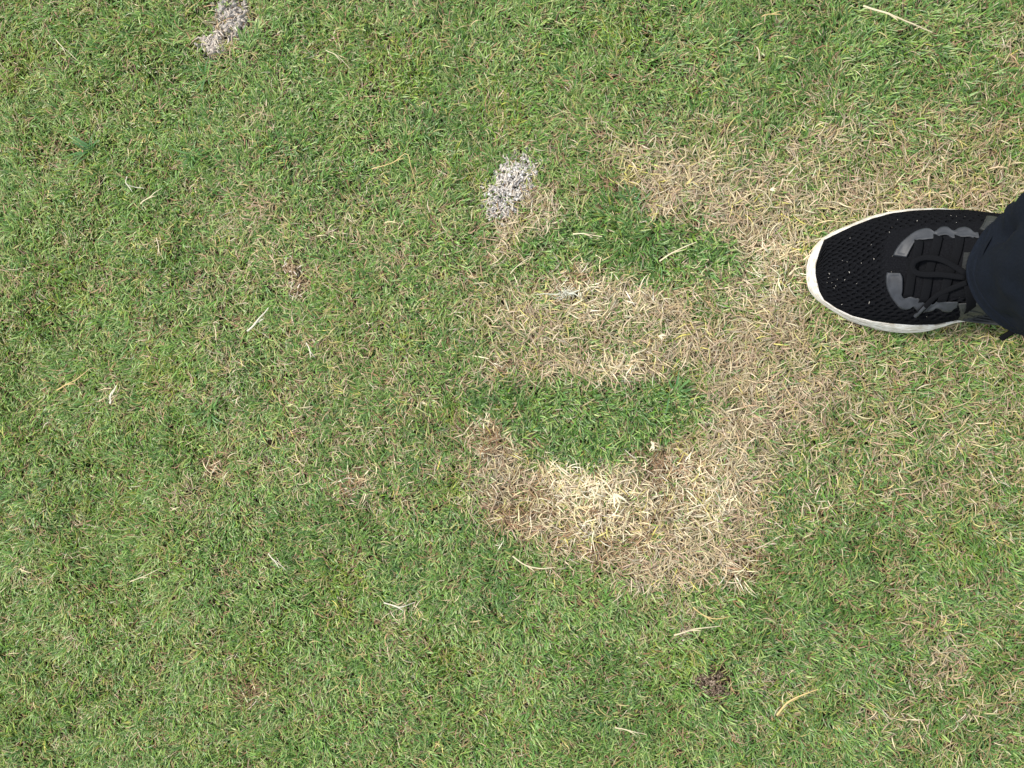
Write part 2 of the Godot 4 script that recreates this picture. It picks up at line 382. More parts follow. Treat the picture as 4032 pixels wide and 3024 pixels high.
func make_materials() -> void:
	var g := mat("living_blade", Color.WHITE, 0.38, 0.55)
	g.vertex_color_use_as_albedo = true
	g.backlight_enabled = true
	g.backlight = Color(0.55, 0.6, 0.3)
	var d := mat("dead_blade", Color.WHITE, 0.62, 0.4)
	d.vertex_color_use_as_albedo = true
	d.backlight_enabled = true
	d.backlight = Color(0.4, 0.36, 0.28)
	var grain := mat("grain", Color.WHITE, 0.85, 0.3)
	grain.vertex_color_use_as_albedo = true
	var soil := mat("soil", Color.WHITE, 0.95, 0.2)
	triplanar(soil, noise_texture(5, 0.02, [[0.0, lin(0.025, 0.018, 0.012)], [0.5, lin(0.055, 0.04, 0.026)], [1.0, lin(0.10, 0.075, 0.05)]], 512, 5), Vector3(9, 9, 9))
	var far := mat("far_turf", Color.WHITE, 0.9, 0.2)
	triplanar(far, noise_texture(6, 0.03, [[0.0, lin(0.04, 0.06, 0.02)], [0.55, lin(0.075, 0.12, 0.035)], [1.0, lin(0.19, 0.18, 0.09)]], 1024, 6), Vector3(2.5, 2.5, 2.5))
	var dust := mat("pale_sand", Color.WHITE, 0.95, 0.2)
	triplanar(dust, noise_texture(15, 0.12, [[0.0, lin(0.24, 0.215, 0.19)], [0.5, lin(0.38, 0.355, 0.33)], [1.0, lin(0.62, 0.60, 0.57)]], 256, 3), Vector3(30, 30, 30))
	var tan_ := mat("tan_earth", Color.WHITE, 0.95, 0.2)
	triplanar(tan_, noise_texture(16, 0.12, [[0.0, lin(0.10, 0.07, 0.04)], [0.5, lin(0.24, 0.17, 0.10)], [1.0, lin(0.40, 0.31, 0.20)]], 256, 3), Vector3(30, 30, 30))
	var dark := mat("dark_earth", Color.WHITE, 0.95, 0.2)
	triplanar(dark, noise_texture(17, 0.12, [[0.0, lin(0.025, 0.018, 0.012)], [0.5, lin(0.07, 0.05, 0.035)], [1.0, lin(0.15, 0.11, 0.08)]], 256, 3), Vector3(30, 30, 30))
	# shoe and cloth
	var knit := mat("black_knit", Color.WHITE, 0.95, 0.14)
	triplanar(knit, noise_texture(31, 0.2, [[0.0, lin(0.004, 0.004, 0.005)], [0.6, lin(0.008, 0.0085, 0.0105)], [1.0, lin(0.016, 0.017, 0.020)]], 256, 3), Vector3(14, 14, 14))
	relief(knit, noise_texture(32, 0.3, [[0.0, Color.BLACK], [1.0, Color.WHITE]], 256, 2), 0.03)
	var lace := mat("black_lace", Color.WHITE, 0.95, 0.12)
	triplanar(lace, noise_texture(33, 0.25, [[0.0, lin(0.004, 0.0042, 0.005)], [1.0, lin(0.014, 0.015, 0.018)]], 256, 2), Vector3(25, 25, 25))
	relief(lace, noise_texture(34, 0.35, [[0.0, Color.BLACK], [1.0, Color.WHITE]], 256, 2), 0.03)
	var film := mat("grey_film", Color.WHITE, 0.5, 0.45)
	triplanar(film, noise_texture(35, 0.03, [[0.0, lin(0.018, 0.0205, 0.026)], [0.5, lin(0.030, 0.0335, 0.042)], [1.0, lin(0.055, 0.060, 0.071)]], 256, 4), Vector3(16, 16, 16))
	var cage := mat("grey_rubber", Color.WHITE, 0.55, 0.4)
	triplanar(cage, noise_texture(36, 0.03, [[0.0, lin(0.020, 0.022, 0.023)], [0.5, lin(0.034, 0.037, 0.039)], [1.0, lin(0.060, 0.062, 0.060)]], 256, 4), Vector3(16, 16, 16))
	var foam := mat("worn_white_foam", Color.WHITE, 0.7, 0.35)
	triplanar(foam, noise_texture(37, 0.02, [[0.0, lin(0.34, 0.29, 0.22)], [0.38, lin(0.60, 0.55, 0.47)], [0.52, lin(0.80, 0.78, 0.73)], [1.0, lin(0.88, 0.87, 0.85)]], 512, 5), Vector3(9, 34, 14))
	relief(foam, noise_texture(38, 0.05, [[0.0, Color.BLACK], [1.0, Color.WHITE]], 256, 4), 0.04)
	var cloth := mat("navy_cloth", Color.WHITE, 0.9, 0.22)
	triplanar(cloth, noise_texture(39, 0.12, [[0.0, lin(0.0045, 0.0065, 0.0115)], [0.5, lin(0.0072, 0.0102, 0.018)], [1.0, lin(0.014, 0.0185, 0.0285)]], 512, 5), Vector3(7, 7, 7))
	relief(cloth, noise_texture(40, 0.3, [[0.0, Color.BLACK], [1.0, Color.WHITE]], 512, 3), 0.02)

# ------------------------------------------------------------------ ground
func ground_y(x: float, z: float) -> float:
	var far_from_sole := clampf((Vector2((x - 0.36) / 0.16, (z + 0.095) / 0.08)).length() - 0.8, 0.0, 1.0)
	return (lump.get_noise_2d(x * 9.0, z * 9.0) * 0.006 + lump.get_noise_2d(x * 40.0 + 7.0, z * 40.0) * 0.0022) * far_from_sole

func make_ground() -> void:
	var far := PlaneMesh.new()
	far.size = Vector2(160, 160)
	var g := obj("ground", far, M.far_turf, self)
	g.position.y = -0.012
	meta(g, "mown grass ground reaching away all round", "ground", "", "structure")
	var p := PackedVector3Array()
	for i in 181:
		for j in 161:
			var x := -0.72 + 1.4 * i / 180.0
			var z := -0.6 + 1.2 * j / 160.0
			p.append(Vector3(x, ground_y(x, z) - 0.001, z))
	var s := obj("soil", grid_mesh(p, 181, 161, false, true), M.soil, self)
	meta(s, "dark brown soil under the worn turf", "soil", "", "structure")

# ------------------------------------------------------------------ where the turf is dry, bare, bright; broad side tints paint the light
const X0 := -0.64
const Z0 := -0.52
const CELL := 0.005
const NX := 246
const NZ := 208
var F: Array[PackedFloat32Array] = []

func make_fields() -> void:
	for c in 7:
		var a := PackedFloat32Array()
		a.resize(NX * NZ)
		F.append(a)
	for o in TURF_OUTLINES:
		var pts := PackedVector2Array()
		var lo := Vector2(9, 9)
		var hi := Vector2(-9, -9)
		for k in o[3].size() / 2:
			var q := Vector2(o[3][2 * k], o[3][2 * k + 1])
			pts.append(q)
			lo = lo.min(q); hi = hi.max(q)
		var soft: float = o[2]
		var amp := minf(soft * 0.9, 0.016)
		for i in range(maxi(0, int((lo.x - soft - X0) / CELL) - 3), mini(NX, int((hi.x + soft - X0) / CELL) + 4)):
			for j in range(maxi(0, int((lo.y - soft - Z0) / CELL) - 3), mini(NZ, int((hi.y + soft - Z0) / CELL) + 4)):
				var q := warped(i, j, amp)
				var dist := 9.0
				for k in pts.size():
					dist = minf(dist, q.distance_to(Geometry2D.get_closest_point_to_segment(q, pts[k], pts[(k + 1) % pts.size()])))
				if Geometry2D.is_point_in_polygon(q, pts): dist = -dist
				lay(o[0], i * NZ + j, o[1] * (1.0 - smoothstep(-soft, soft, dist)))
	for o in TURF_SPOTS:
		var soft: float = o[2]
		var r := maxf(o[5], o[6]) + soft
		var turn := deg_to_rad(o[7])
		for i in range(maxi(0, int((o[3] - r - X0) / CELL) - 3), mini(NX, int((o[3] + r - X0) / CELL) + 4)):
			for j in range(maxi(0, int((o[4] - r - Z0) / CELL) - 3), mini(NZ, int((o[4] + r - Z0) / CELL) + 4)):
				var q := (warped(i, j, minf(soft * 0.9, 0.012)) - Vector2(o[3], o[4])).rotated(-turn)
				var e := (Vector2(q.x / o[5], q.y / o[6]).length() - 1.0) * minf(o[5], o[6])
				lay(o[0], i * NZ + j, o[1] * (1.0 - smoothstep(-soft, soft, e)))

func warped(i: int, j: int, amp: float) -> Vector2:
	var x := X0 + i * CELL
	var z := Z0 + j * CELL
	return Vector2(x + warp.get_noise_2d(x * 26.0, z * 26.0) * amp * 1.6, z + warp.get_noise_2d(x * 26.0 + 40.0, z * 26.0) * amp * 1.6)

func lay(c: int, at: int, w: float) -> void:
	F[c][at] = maxf(F[c][at], w)

# ------------------------------------------------------------------ grass
var BV: PackedVector3Array
var BN: PackedVector3Array
var BC: PackedColorArray
var BI: PackedInt32Array

func start_blades() -> void:
	BV = PackedVector3Array(); BN = PackedVector3Array(); BC = PackedColorArray(); BI = PackedInt32Array()

func blade(base: Vector3, az: float, length: float, w: float, a0: float, a1: float, curl: float, tint: Color, tip: Color, tip_width: float, rows := 4, floor_y := 0.0008) -> void:
	# a bent, tapering leaf: two points a row, its edges turned up a little
	var p := base
	var first := BV.size()
	for k in rows + 1:
		var s := float(k) / rows
		var a := az + curl * s
		var t := lerpf(a0, a1, s)
		var d := Vector3(sin(t) * cos(a), cos(t), sin(t) * sin(a))
		var side := Vector3(-sin(a), 0, cos(a))
		var nrm := side.cross(d).normalized()
		var ww := w * 0.5 * (lerpf(0.75, 1.0, minf(1.0, s * 3.0)) if s < 0.4 else lerpf(1.0, tip_width, pow((s - 0.4) / 0.6, 1.6)))
		BV.append(p - side * ww); BV.append(p + side * ww)
		BN.append((nrm + side * 0.35).normalized()); BN.append((nrm - side * 0.35).normalized())
		var c := tint if s < 0.72 else tip
		BC.append(c); BC.append(c)
		p += d * (length / rows)
		p.y = maxf(p.y, floor_y)
	for k in rows:
		var q := first + k * 2
		BI.append_array([q, q + 2, q + 1, q + 1, q + 2, q + 3])

func shade_of(v: float) -> Color:
	var k := rng.randf_range(1.0 - v, 1.0 + v)
	return Color(k * rng.randf_range(0.9, 1.1), k, k * rng.randf_range(0.85, 1.15))

func one_blade(kind: String, at := Vector3.ZERO, az := 0.0) -> void:
	match kind:
		"green":
			var a0 := deg_to_rad(rng.randf_range(12, 62))
			blade(at, az, rng.randf_range(0.008, 0.0175), rng.randf_range(0.0008, 0.00125) * (1.5 if rng.randf() < 0.15 else 1.0), a0, minf(a0 + deg_to_rad(rng.randf_range(15, 65)), 1.85), rng.randfn(0, 0.35), Color.WHITE, Color.WHITE, 0.12 if rng.randf() < 0.6 else 0.5, 3)
		"fine":
			var a0 := deg_to_rad(rng.randf_range(8, 50))
			blade(at, az, rng.randf_range(0.007, 0.014), rng.randf_range(0.0006, 0.0009), a0, a0 + deg_to_rad(rng.randf_range(15, 60)), rng.randfn(0, 0.3), Color.WHITE, Color.WHITE, 0.15, 3)
		"straw":
			blade(at + Vector3.UP * rng.randf_range(0.0, 0.007), az, rng.randf_range(0.009, 0.0185), rng.randf_range(0.0006, 0.0010), deg_to_rad(rng.randf_range(30, 80)), deg_to_rad(rng.randf_range(72, 114)), rng.randfn(0, 0.75), Color.WHITE, Color.WHITE, 0.12)
		"thatch":
			blade(at + Vector3.UP * rng.randf_range(0.0006, 0.004), az, rng.randf_range(0.006, 0.014), rng.randf_range(0.0006, 0.0012), deg_to_rad(rng.randf_range(70, 88)), deg_to_rad(rng.randf_range(84, 100)), rng.randfn(0, 0.9), Color.WHITE, Color.WHITE, 0.3, 3)

class Mown:
	var v := PackedVector3Array()
	var n := PackedVector3Array()
	var c := PackedColorArray()
	var forms := []
	var blades := 0
	var per := 12

var mown := {}

func start_kind(kind: String, count: int) -> void:
	var m := Mown.new()
	for k in count:
		start_blades()
		one_blade(kind, Vector3.ZERO, 0.0)
		m.forms.append([BV, BN])
	m.per = BV.size()
	mown[kind] = m

func plant(kind: String, at: Vector3, size: float, tall: float, c: Color, tip: Color) -> void:
	var m: Mown = mown[kind]
	var form: Array = m.forms[rng.randi() % m.forms.size()]
	var lie := lump.get_noise_2d(at.x * 5.0 + 31.0, at.z * 5.0) * 5.0 + lump.get_noise_2d(at.x * 30.0, at.z * 30.0 + 17.0) * 3.0
	var turn := Basis(Vector3.UP, lie + rng.randfn(0.0, 0.95 if kind == "green" else 1.9))
	m.v.append_array(Transform3D(turn * Basis.from_scale(Vector3(size, size * tall, size)), at) * (form[0] as PackedVector3Array))
	m.n.append_array(Transform3D(turn, Vector3.ZERO) * (form[1] as PackedVector3Array))
	var cs := PackedColorArray()
	cs.resize(m.per)
	cs.fill(c)
	if tip != c:
		for k in range(m.per - 2, m.per): cs[k] = tip
	m.c.append_array(cs)
	m.blades += 1

func grown(kind: String) -> ArrayMesh:
	var m: Mown = mown[kind]
	var idx := PackedInt32Array()
	idx.resize(m.blades * (m.per / 2 - 1) * 6)
	var w := 0
	for b in m.blades:
		for k in m.per / 2 - 1:
			var q := b * m.per + k * 2
			idx[w] = q; idx[w + 1] = q + 2; idx[w + 2] = q + 1; idx[w + 3] = q + 1; idx[w + 4] = q + 2; idx[w + 5] = q + 3
			w += 6
	return arrays_mesh(m.v, m.n, m.c, idx)

func pick(list: Array) -> Color:
	return list[rng.randi() % list.size()]

func varied(c: Color, v: float) -> Color:
	var k := rng.randf_range(1.0 - v, 1.0 + v)
	return Color(c.r * k * rng.randf_range(0.92, 1.08), c.g * k, c.b * k * rng.randf_range(0.85, 1.15))

func make_turf() -> void:
	start_kind("green", 90); start_kind("fine", 50); start_kind("straw", 90); start_kind("thatch", 40)
	var greens := [Color(0.138, 0.272, 0.056), Color(0.165, 0.302, 0.062), Color(0.118, 0.250, 0.060), Color(0.210, 0.345, 0.078), Color(0.265, 0.378, 0.112), Color(0.32, 0.415, 0.14)]  # the palest green paints sheen highlights onto some blades
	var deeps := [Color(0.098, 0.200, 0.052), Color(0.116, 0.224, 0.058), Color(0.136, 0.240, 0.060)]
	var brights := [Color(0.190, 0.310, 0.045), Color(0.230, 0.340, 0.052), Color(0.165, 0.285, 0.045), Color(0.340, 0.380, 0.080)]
	var straws := [Color(0.46, 0.38, 0.235), Color(0.52, 0.44, 0.285), Color(0.38, 0.29, 0.175), Color(0.39, 0.285, 0.19), Color(0.57, 0.49, 0.33)]
	var bleached := [Color(0.74, 0.64, 0.43), Color(0.79, 0.71, 0.52), Color(0.68, 0.56, 0.35)]
	var browns := [Color(0.26, 0.165, 0.09), Color(0.33, 0.21, 0.125), Color(0.20, 0.125, 0.07)]
	var yellows := [Color(0.52, 0.48, 0.13), Color(0.60, 0.53, 0.20)]
	var olive := [Color(0.27, 0.28, 0.10), Color(0.34, 0.31, 0.13)]
	var step := 0.0039
	for i in int(1.08 / step):
		for j in int(0.88 / step):
			var tx := -0.575 + (i + rng.randf()) * step
			var tz := -0.44 + (j + rng.randf()) * step
			var at := clampi(int((tx - X0) / CELL), 0, NX - 1) * NZ + clampi(int((tz - Z0) / CELL), 0, NZ - 1)
			var mottle := fine.get_noise_2d(tx * 34.0, tz * 34.0)
			var speck := fine.get_noise_2d(tx * 110.0 + 9.0, tz * 110.0)
			var strip := F[6][at]
			var dry := clampf(maxf(0.085, F[0][at]) + mottle * 0.24 + speck * 0.16, 0.02, 0.84)
			dry = lerpf(dry, 0.07, strip)
			var bare := F[5][at]
			var kind := "green"
			var c: Color
			if rng.randf() < dry:
				kind = "straw"
				c = pick(straws)
				var r := rng.randf()
				if r < F[1][at] * 0.8 * (1.0 - strip): c = pick(browns)
				elif r < F[1][at] + F[2][at]: c = pick(bleached)
				elif r > 0.96: c = pick(yellows)
				elif r > 0.66 and dry < 0.6: c = pick(olive)
			else:
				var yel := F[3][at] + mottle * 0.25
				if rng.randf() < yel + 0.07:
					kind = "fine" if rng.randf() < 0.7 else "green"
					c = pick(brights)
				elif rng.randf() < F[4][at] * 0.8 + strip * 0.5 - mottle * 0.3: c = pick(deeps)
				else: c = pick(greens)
			# a shoot of several leaves of one tone
			for b in rng.randi_range(5, 7):
				if rng.randf() < bare: continue
				var x := tx + rng.randfn(0, 0.0050 if kind == "straw" else 0.0036)
				var z := tz + rng.randfn(0, 0.0050 if kind == "straw" else 0.0036)
				if on_sole(x, z): continue
				var tone := varied(c, 0.38)
				var tip := tone
				if kind == "green" and rng.randf() < 0.2: tip = varied(pick(straws), 0.2)
				plant(kind, Vector3(x, ground_y(x, z), z), rng.randf_range(0.85, 1.12) * (1.0 - 0.35 * bare) * (1.0 + 0.16 * strip) * (lerpf(0.72, 1.0, smoothstep(0.2, 0.6, dry)) if kind == "straw" else 1.0), rng.randf_range(0.7, 1.05), tone, tip)
			if (i + j) % 3 == 0 and not on_sole(tx, tz):
				for b in 3:
					var thatch_tone := varied(pick(browns if rng.randf() < 0.5 else olive), 0.35)
					plant("thatch", Vector3(tx + rng.randfn(0, 0.005), ground_y(tx, tz), tz + rng.randfn(0, 0.005)), rng.randf_range(0.8, 1.3), 1.0, thatch_tone, thatch_tone)
	var living := thing("grass", "short mown living grass in mixed greens with bright yellow-green patches", "grass", Vector3.ZERO, "", "stuff")
	var dead := thing("dry_grass", "straw-coloured dead grass in patches beside the shoe and through the lawn", "dry grass", Vector3.ZERO, "", "stuff")
	for k in mown:
		var o := obj({"green": "blades", "fine": "fine_blades", "straw": "straw_blades", "thatch": "thatch"}[k], grown(k), M.living_blade if k in ["green", "fine"] else M.dead_blade, living if k in ["green", "fine"] else dead)
		o.set_meta("kind", "stuff")
	mown.clear()
	# the rest of the lawn round the photographed piece, as tufts
	for kind in ["green", "straw"]:
		for form in 6:
			start_blades()
			for b in 26: one_blade(kind, Vector3(rng.randfn(0, 0.008), 0, rng.randfn(0, 0.008)), rng.randf() * TAU)
			var list := []
			var wide := 0.036
			for i in int(3.6 / wide):
				for j in int(3.4 / wide):
					var x := -1.85 + (i + rng.randf()) * wide
					var z := -1.7 + (j + rng.randf()) * wide
					if x > -0.575 and x < 0.505 and z > -0.44 and z < 0.44: continue
					if (kind == "straw") != (rng.randf() < 0.25 + fine.get_noise_2d(x * 34.0, z * 34.0) * 0.3): continue
					list.append([Transform3D(Basis(Vector3.UP, rng.randf() * TAU).scaled(Vector3.ONE * rng.randf_range(1.0, 1.3)), Vector3(x, -0.006, z)), varied(pick(greens if kind == "green" else straws), 0.2)])
			var mm_ := MultiMesh.new()
			mm_.transform_format = MultiMesh.TRANSFORM_3D
			mm_.use_colors = true
			mm_.mesh = arrays_mesh(BV, BN, BC, BI)
			mm_.instance_count = list.size()
			for n in list.size():
				mm_.set_instance_transform(n, list[n][0])
				mm_.set_instance_color(n, list[n][1])
			var mi := MultiMeshInstance3D.new()
			mi.name = "outlying_tufts"
			mi.multimesh = mm_
			mi.material_override = M.living_blade if kind == "green" else M.dead_blade
			mi.set_meta("kind", "stuff")
			(living if kind == "green" else dead).add_child(mi, true)

# ------------------------------------------------------------------ bare spots
func make_bare_patches() -> void:
	bare_patch("sand_patch", "pale grey sandy bare patch with crumbs and dark holes beside straw", "bare patch", [[0.0075, -0.1905, 0.0180, 0.0170], [-0.0005, -0.1770, 0.0230, 0.0180], [-0.0110, -0.1600, 0.0160, 0.0150]], M.pale_sand, [Color(0.72, 0.69, 0.66), Color(0.60, 0.56, 0.52), Color(0.40, 0.37, 0.34), Color(0.76, 0.73, 0.70), Color(0.50, 0.47, 0.44), Color(0.15, 0.13, 0.12)], 3600, 0.0050, true)
	bare_patch("sand_patch", "pinkish grey sandy bare patch in unworn green grass", "bare patch", [[-0.2655, -0.3440, 0.0180, 0.0200], [-0.2840, -0.3190, 0.0130, 0.0110]], M.pale_sand, [Color(0.50, 0.43, 0.37), Color(0.42, 0.35, 0.30), Color(0.58, 0.51, 0.44)], 1500, 0.0065, true)
	bare_patch("earth_patch", "narrow tan earth patch among green grass, no shoe or straw near", "bare patch", [[-0.2050, -0.1080, 0.0080, 0.0130], [-0.2030, -0.0900, 0.0090, 0.0110]], M.tan_earth, [Color(0.36, 0.27, 0.17), Color(0.28, 0.19, 0.11), Color(0.46, 0.37, 0.25)], 700, 0.0060, true)
	bare_patch("earth_patch", "dark brown crumbly soil scar surrounded by deep green grass", "bare patch", [[0.1745, 0.2570, 0.0120, 0.0110], [0.1800, 0.2660, 0.0110, 0.0090]], M.dark_earth, [Color(0.12, 0.085, 0.06), Color(0.07, 0.05, 0.035), Color(0.20, 0.15, 0.11), Color(0.28, 0.22, 0.17)], 1100, 0.0060, false)
	bare_patch("earth_patch", "tan worn spot with bleached stubs below the big straw patch", "bare patch", [[0.1530, 0.2010, 0.0090, 0.0140], [0.1500, 0.2190, 0.0080, 0.0090]], M.tan_earth, [Color(0.50, 0.42, 0.31), Color(0.36, 0.28, 0.19), Color(0.60, 0.52, 0.40)], 500, 0.0025, true)
	bare_patch("earth_patch", "brown scuffed spot in the lower corner of the big straw patch", "bare patch", [[0.2067, 0.1524, 0.0140, 0.0090]], M.tan_earth, [Color(0.26, 0.18, 0.12), Color(0.18, 0.12, 0.08), Color(0.36, 0.27, 0.19)], 420, 0.0022, false)
	bare_patch("earth_patch", "grey-brown worn spot at the pointed end of the upper straw arm", "bare patch", [[0.1040, -0.1765, 0.0150, 0.0100]], M.tan_earth, [Color(0.30, 0.22, 0.16), Color(0.22, 0.15, 0.10), Color(0.42, 0.34, 0.26)], 420, 0.0022, false)
	bare_patch("earth_patch", "small grey hollow at the edge of the lower green strip", "bare patch", [[0.1160, -0.0108, 0.0110, 0.0060]], M.dark_earth, [Color(0.34, 0.30, 0.27), Color(0.16, 0.12, 0.10), Color(0.55, 0.50, 0.45)], 260, 0.0018, true)

func bare_patch(called: String, label: String, category: String, blobs: Array, m: Material, tones: Array, grains: int, high: float, stubs: bool) -> void:
	var at := Vector3(blobs[0][0], 0, blobs[0][1])
	var o := thing(called, label, category, at, "bare spots in the lawn", "stuff")
	var reach := 0.0
	for b in blobs: reach = maxf(reach, Vector2(b[0] - at.x, b[1] - at.z).length() + maxf(b[2], b[3]) * 1.5)
	var n := 72
	var p := PackedVector3Array()
	for i in n:
		for j in n:
			var x := at.x + lerpf(-reach, reach, i / (n - 1.0))
			var z := at.z + lerpf(-reach, reach, j / (n - 1.0))
			p.append(Vector3(x, bare_height(x, z, blobs, high), z) - at)
	obj("crust", grid_mesh(p, n, n, false, true), m, o)
	# crumbs: small rough grains, some dark
	start_blades()
	for k in grains:
		var b: Array = blobs[rng.randi() % blobs.size()]
		var a := rng.randf() * TAU
		var r := sqrt(rng.randf()) * 1.15
		var x: float = b[0] + cos(a) * r * b[2]
		var z: float = b[1] + sin(a) * r * b[3]
		var y := bare_height(x, z, blobs, high)
		if y < ground_y(x, z) - 0.0005: continue
		crumb(Vector3(x, y, z) - at, rng.randf_range(0.0003, 0.0009) * (1.8 if rng.randf() < 0.06 else 1.0), pick(tones))
	var g := obj("crumbs", arrays_mesh(BV, BN, BC, BI), M.grain, o)
	g.set_meta("kind", "stuff")
	if stubs:
		start_blades()
		for k in grains / 16:
			var b: Array = blobs[rng.randi() % blobs.size()]
			var a := rng.randf() * TAU
			var r := sqrt(rng.randf()) * 1.2
			var x: float = b[0] + cos(a) * r * b[2]
			var z: float = b[1] + sin(a) * r * b[3]
			var y := maxf(bare_height(x, z, blobs, high), ground_y(x, z))
			var v := rng.randf_range(0.75, 1.05)
			blade(Vector3(x, y + 0.0006, z) - at, rng.randf() * TAU, rng.randf_range(0.003, 0.007), rng.randf_range(0.0006, 0.0012), deg_to_rad(rng.randf_range(60, 85)), deg_to_rad(rng.randf_range(85, 105)), rng.randfn(0, 0.4), Color(0.66 * v, 0.59 * v, 0.50 * v), Color(0.66 * v, 0.59 * v, 0.50 * v), 0.3, 3, y + 0.0004)
		var s := obj("bleached_stubs", arrays_mesh(BV, BN, BC, BI), M.dead_blade, o)
		s.set_meta("kind", "stuff")

func bare_height(x: float, z: float, blobs: Array, high: float) -> float:
	var e := -9.0
	for b in blobs:
		e = maxf(e, 1.0 - Vector2((x - b[0]) / b[2], (z - b[1]) / b[3]).length())
	e += fine.get_noise_2d(x * 130.0, z * 130.0) * 0.8
	var rough := fine.get_noise_2d(x * 420.0, z * 420.0) * 0.0016 + minf(0.0, fine.get_noise_2d(x * 230.0 + 3.0, z * 230.0) + 0.22) * 0.035
	return ground_y(x, z) + lerpf(-0.004, high + rough, smoothstep(-0.35, 0.35, e))

func crumb(at: Vector3, r: float, c: Color) -> void:
	var first := BV.size()
	for d in [Vector3.LEFT, Vector3.RIGHT, Vector3.FORWARD, Vector3.BACK, Vector3.UP]:
		BV.append(at + (d + Vector3(rng.randfn(0, 0.25), 0.0, rng.randfn(0, 0.25))) * r * rng.randf_range(0.7, 1.3))
		BN.append((d + Vector3.UP * 0.7).normalized())
		BC.append(c)
	for q in [[0, 2, 4], [2, 1, 4], [1, 3, 4], [3, 0, 4]]:
		BI.append_array([first + q[0], first + q[1], first + q[2]])

# ------------------------------------------------------------------ loose straws and other litter
func make_stalks() -> void:
	var tones := {"pale": Color(0.62, 0.54, 0.36), "gold": Color(0.56, 0.42, 0.18), "white": Color(0.64, 0.60, 0.48)}
	for s in STALKS:
		var line := curve_points(s[0], 18)
		var at := Vector3(line[0].x, ground_y(line[0].x, line[0].y), line[0].y)
		var pts := PackedVector3Array()
		var rad := PackedFloat32Array()
		for k in line.size():
			var q := line[k]
			var f := k / (line.size() - 1.0)
			pts.append(Vector3(q.x, ground_y(q.x, q.y) + 0.0170 + 0.0025 * sin(f * PI) + 0.001 * sin(f * 9.0 + line[0].x * 90.0), q.y) - at)
			rad.append(s[1] * 0.0005 * lerpf(1.0, 0.45, f) * (1.25 if k == 6 or k == 12 else 1.0))
		var m := StandardMaterial3D.new()
		m.resource_name = "straw_" + s[2]
		var c: Color = tones[s[2]] * rng.randf_range(0.88, 1.08)
		m.albedo_color = Color(minf(c.r, 0.85), minf(c.g, 0.8), minf(c.b, 0.75)).linear_to_srgb()
		m.roughness = 0.55
		var o := thing("dry_stalk", s[3], "straw", at, "loose straws lying on the lawn")
		obj("stem", tube(pts, rad, 6, 0.55), m, o)
		# a torn sheath where the stem has its lower node
		start_blades()
		var d := pts[7] - pts[6]
		blade(pts[6], atan2(d.z, d.x) + 0.2, 0.010, s[1] * 0.0008, PI * 0.47, PI * 0.52, 0.3, tones[s[2]] * 0.9, tones[s[2]] * 0.9, 0.1, 4, -0.01)
		obj("sheath", arrays_mesh(BV, BN, BC, BI), M.dead_blade, o)

func make_litter() -> void:
	# a pulled-up clump of white roots with one straight stalk
	var at := Vector3(0.0489, ground_y(0.0489, -0.0811), -0.0811)
	var o := thing("root_clump", "white tangle of dried roots with one straight stalk on straw", "root clump", at)
	var white := mat("dry_root", lin(0.60, 0.60, 0.50), 0.7, 0.3)
	for k in 22:
		var pts := PackedVector3Array()
		var rad := PackedFloat32Array()
		var a := rng.randf() * TAU
		var p := Vector3(rng.randfn(0, 0.0022), 0.012 + rng.randf() * 0.003, rng.randfn(0, 0.0028))
		var r := rng.randf_range(0.00022, 0.0004)
		for s in 9:
			pts.append(p)
			rad.append(r * (1.0 - 0.08 * s))
			a += rng.randfn(0.25, 0.55)
			p += Vector3(cos(a) * 0.0012, rng.randfn(0, 0.0005), sin(a) * 0.0012)
			p.y = clampf(p.y, 0.009, 0.019)
		obj("root", tube(pts, rad, 5), white, o)
	var stem := PackedVector3Array()
	var sr := PackedFloat32Array()
	for s in 8:
		stem.append(Vector3(-0.0035 - 0.021 * s / 7.0, 0.0165 - 0.0006 * s / 7.0, 0.0022 + 0.0003 * sin(s * 1.0)))
		sr.append(0.00045 - 0.00002 * s)
	obj("stalk", tube(stem, sr, 6), white, o)
	for fork in [[[0.004, 0.0022], [0.0085, 0.0010], [0.0135, -0.0012]], [[0.004, 0.0022], [0.0090, 0.0024], [0.0122, 0.0045]]]:
		var pts := PackedVector3Array()
		var rad := PackedFloat32Array()
		for s in fork.size():
			pts.append(Vector3(fork[s][0], 0.0170, fork[s][1]))
			rad.append(0.0007 - 0.00015 * s)
		obj("crown_stub", tube(pts, rad, 6), white, o)
	# coarser tufts of broad leaves that stand out of the fine turf
	coarse_tuft(Vector3(-0.2854, 0, 0.0274), 15, 1.0, "broad-leaved dark tuft next to a brown worn freckle")
	coarse_tuft(Vector3(-0.2900, 0, -0.2900), 12, 0.9, "broad-leaved tuft close to the pinkish grey sandy patch")
	coarse_tuft(Vector3(-0.4050, 0, -0.2230), 14, 1.05, "broad-leaved bluish tuft beside bright yellow-green grass")
	coarse_tuft(Vector3(-0.3000, 0, -0.2140), 13, 0.95, "broad-leaved tuft alone in even green turf")
	coarse_tuft(Vector3(0.1080, 0, -0.1610), 12, 0.9, "broad-leaved bright tuft at the tip of the upper green strip")
	coarse_tuft(Vector3(0.1440, 0, 0.0090), 14, 1.0, "broad-leaved tuft in the rounded end of the lower green strip")
	# husks
	husk(Vector3(0.0925, 0, 0.0965), 0.9, 0.012, 0.0038, "cream husk of a dead leaf in the bleached heart of the big straw patch")
	husk(Vector3(0.1254, 0, 0.0500), 1.5, 0.009, 0.0030, "cream husk where the lower green strip meets the big straw patch")
	husk(Vector3(0.2240, 0, -0.1660), -0.3, 0.006, 0.0026, "small cream husk on the upper straw arm before the shoe toe")
	husk(Vector3(0.1310, 0, -0.0420), 0.4, 0.007, 0.0026, "small pale husk on the straw between the two green strips")

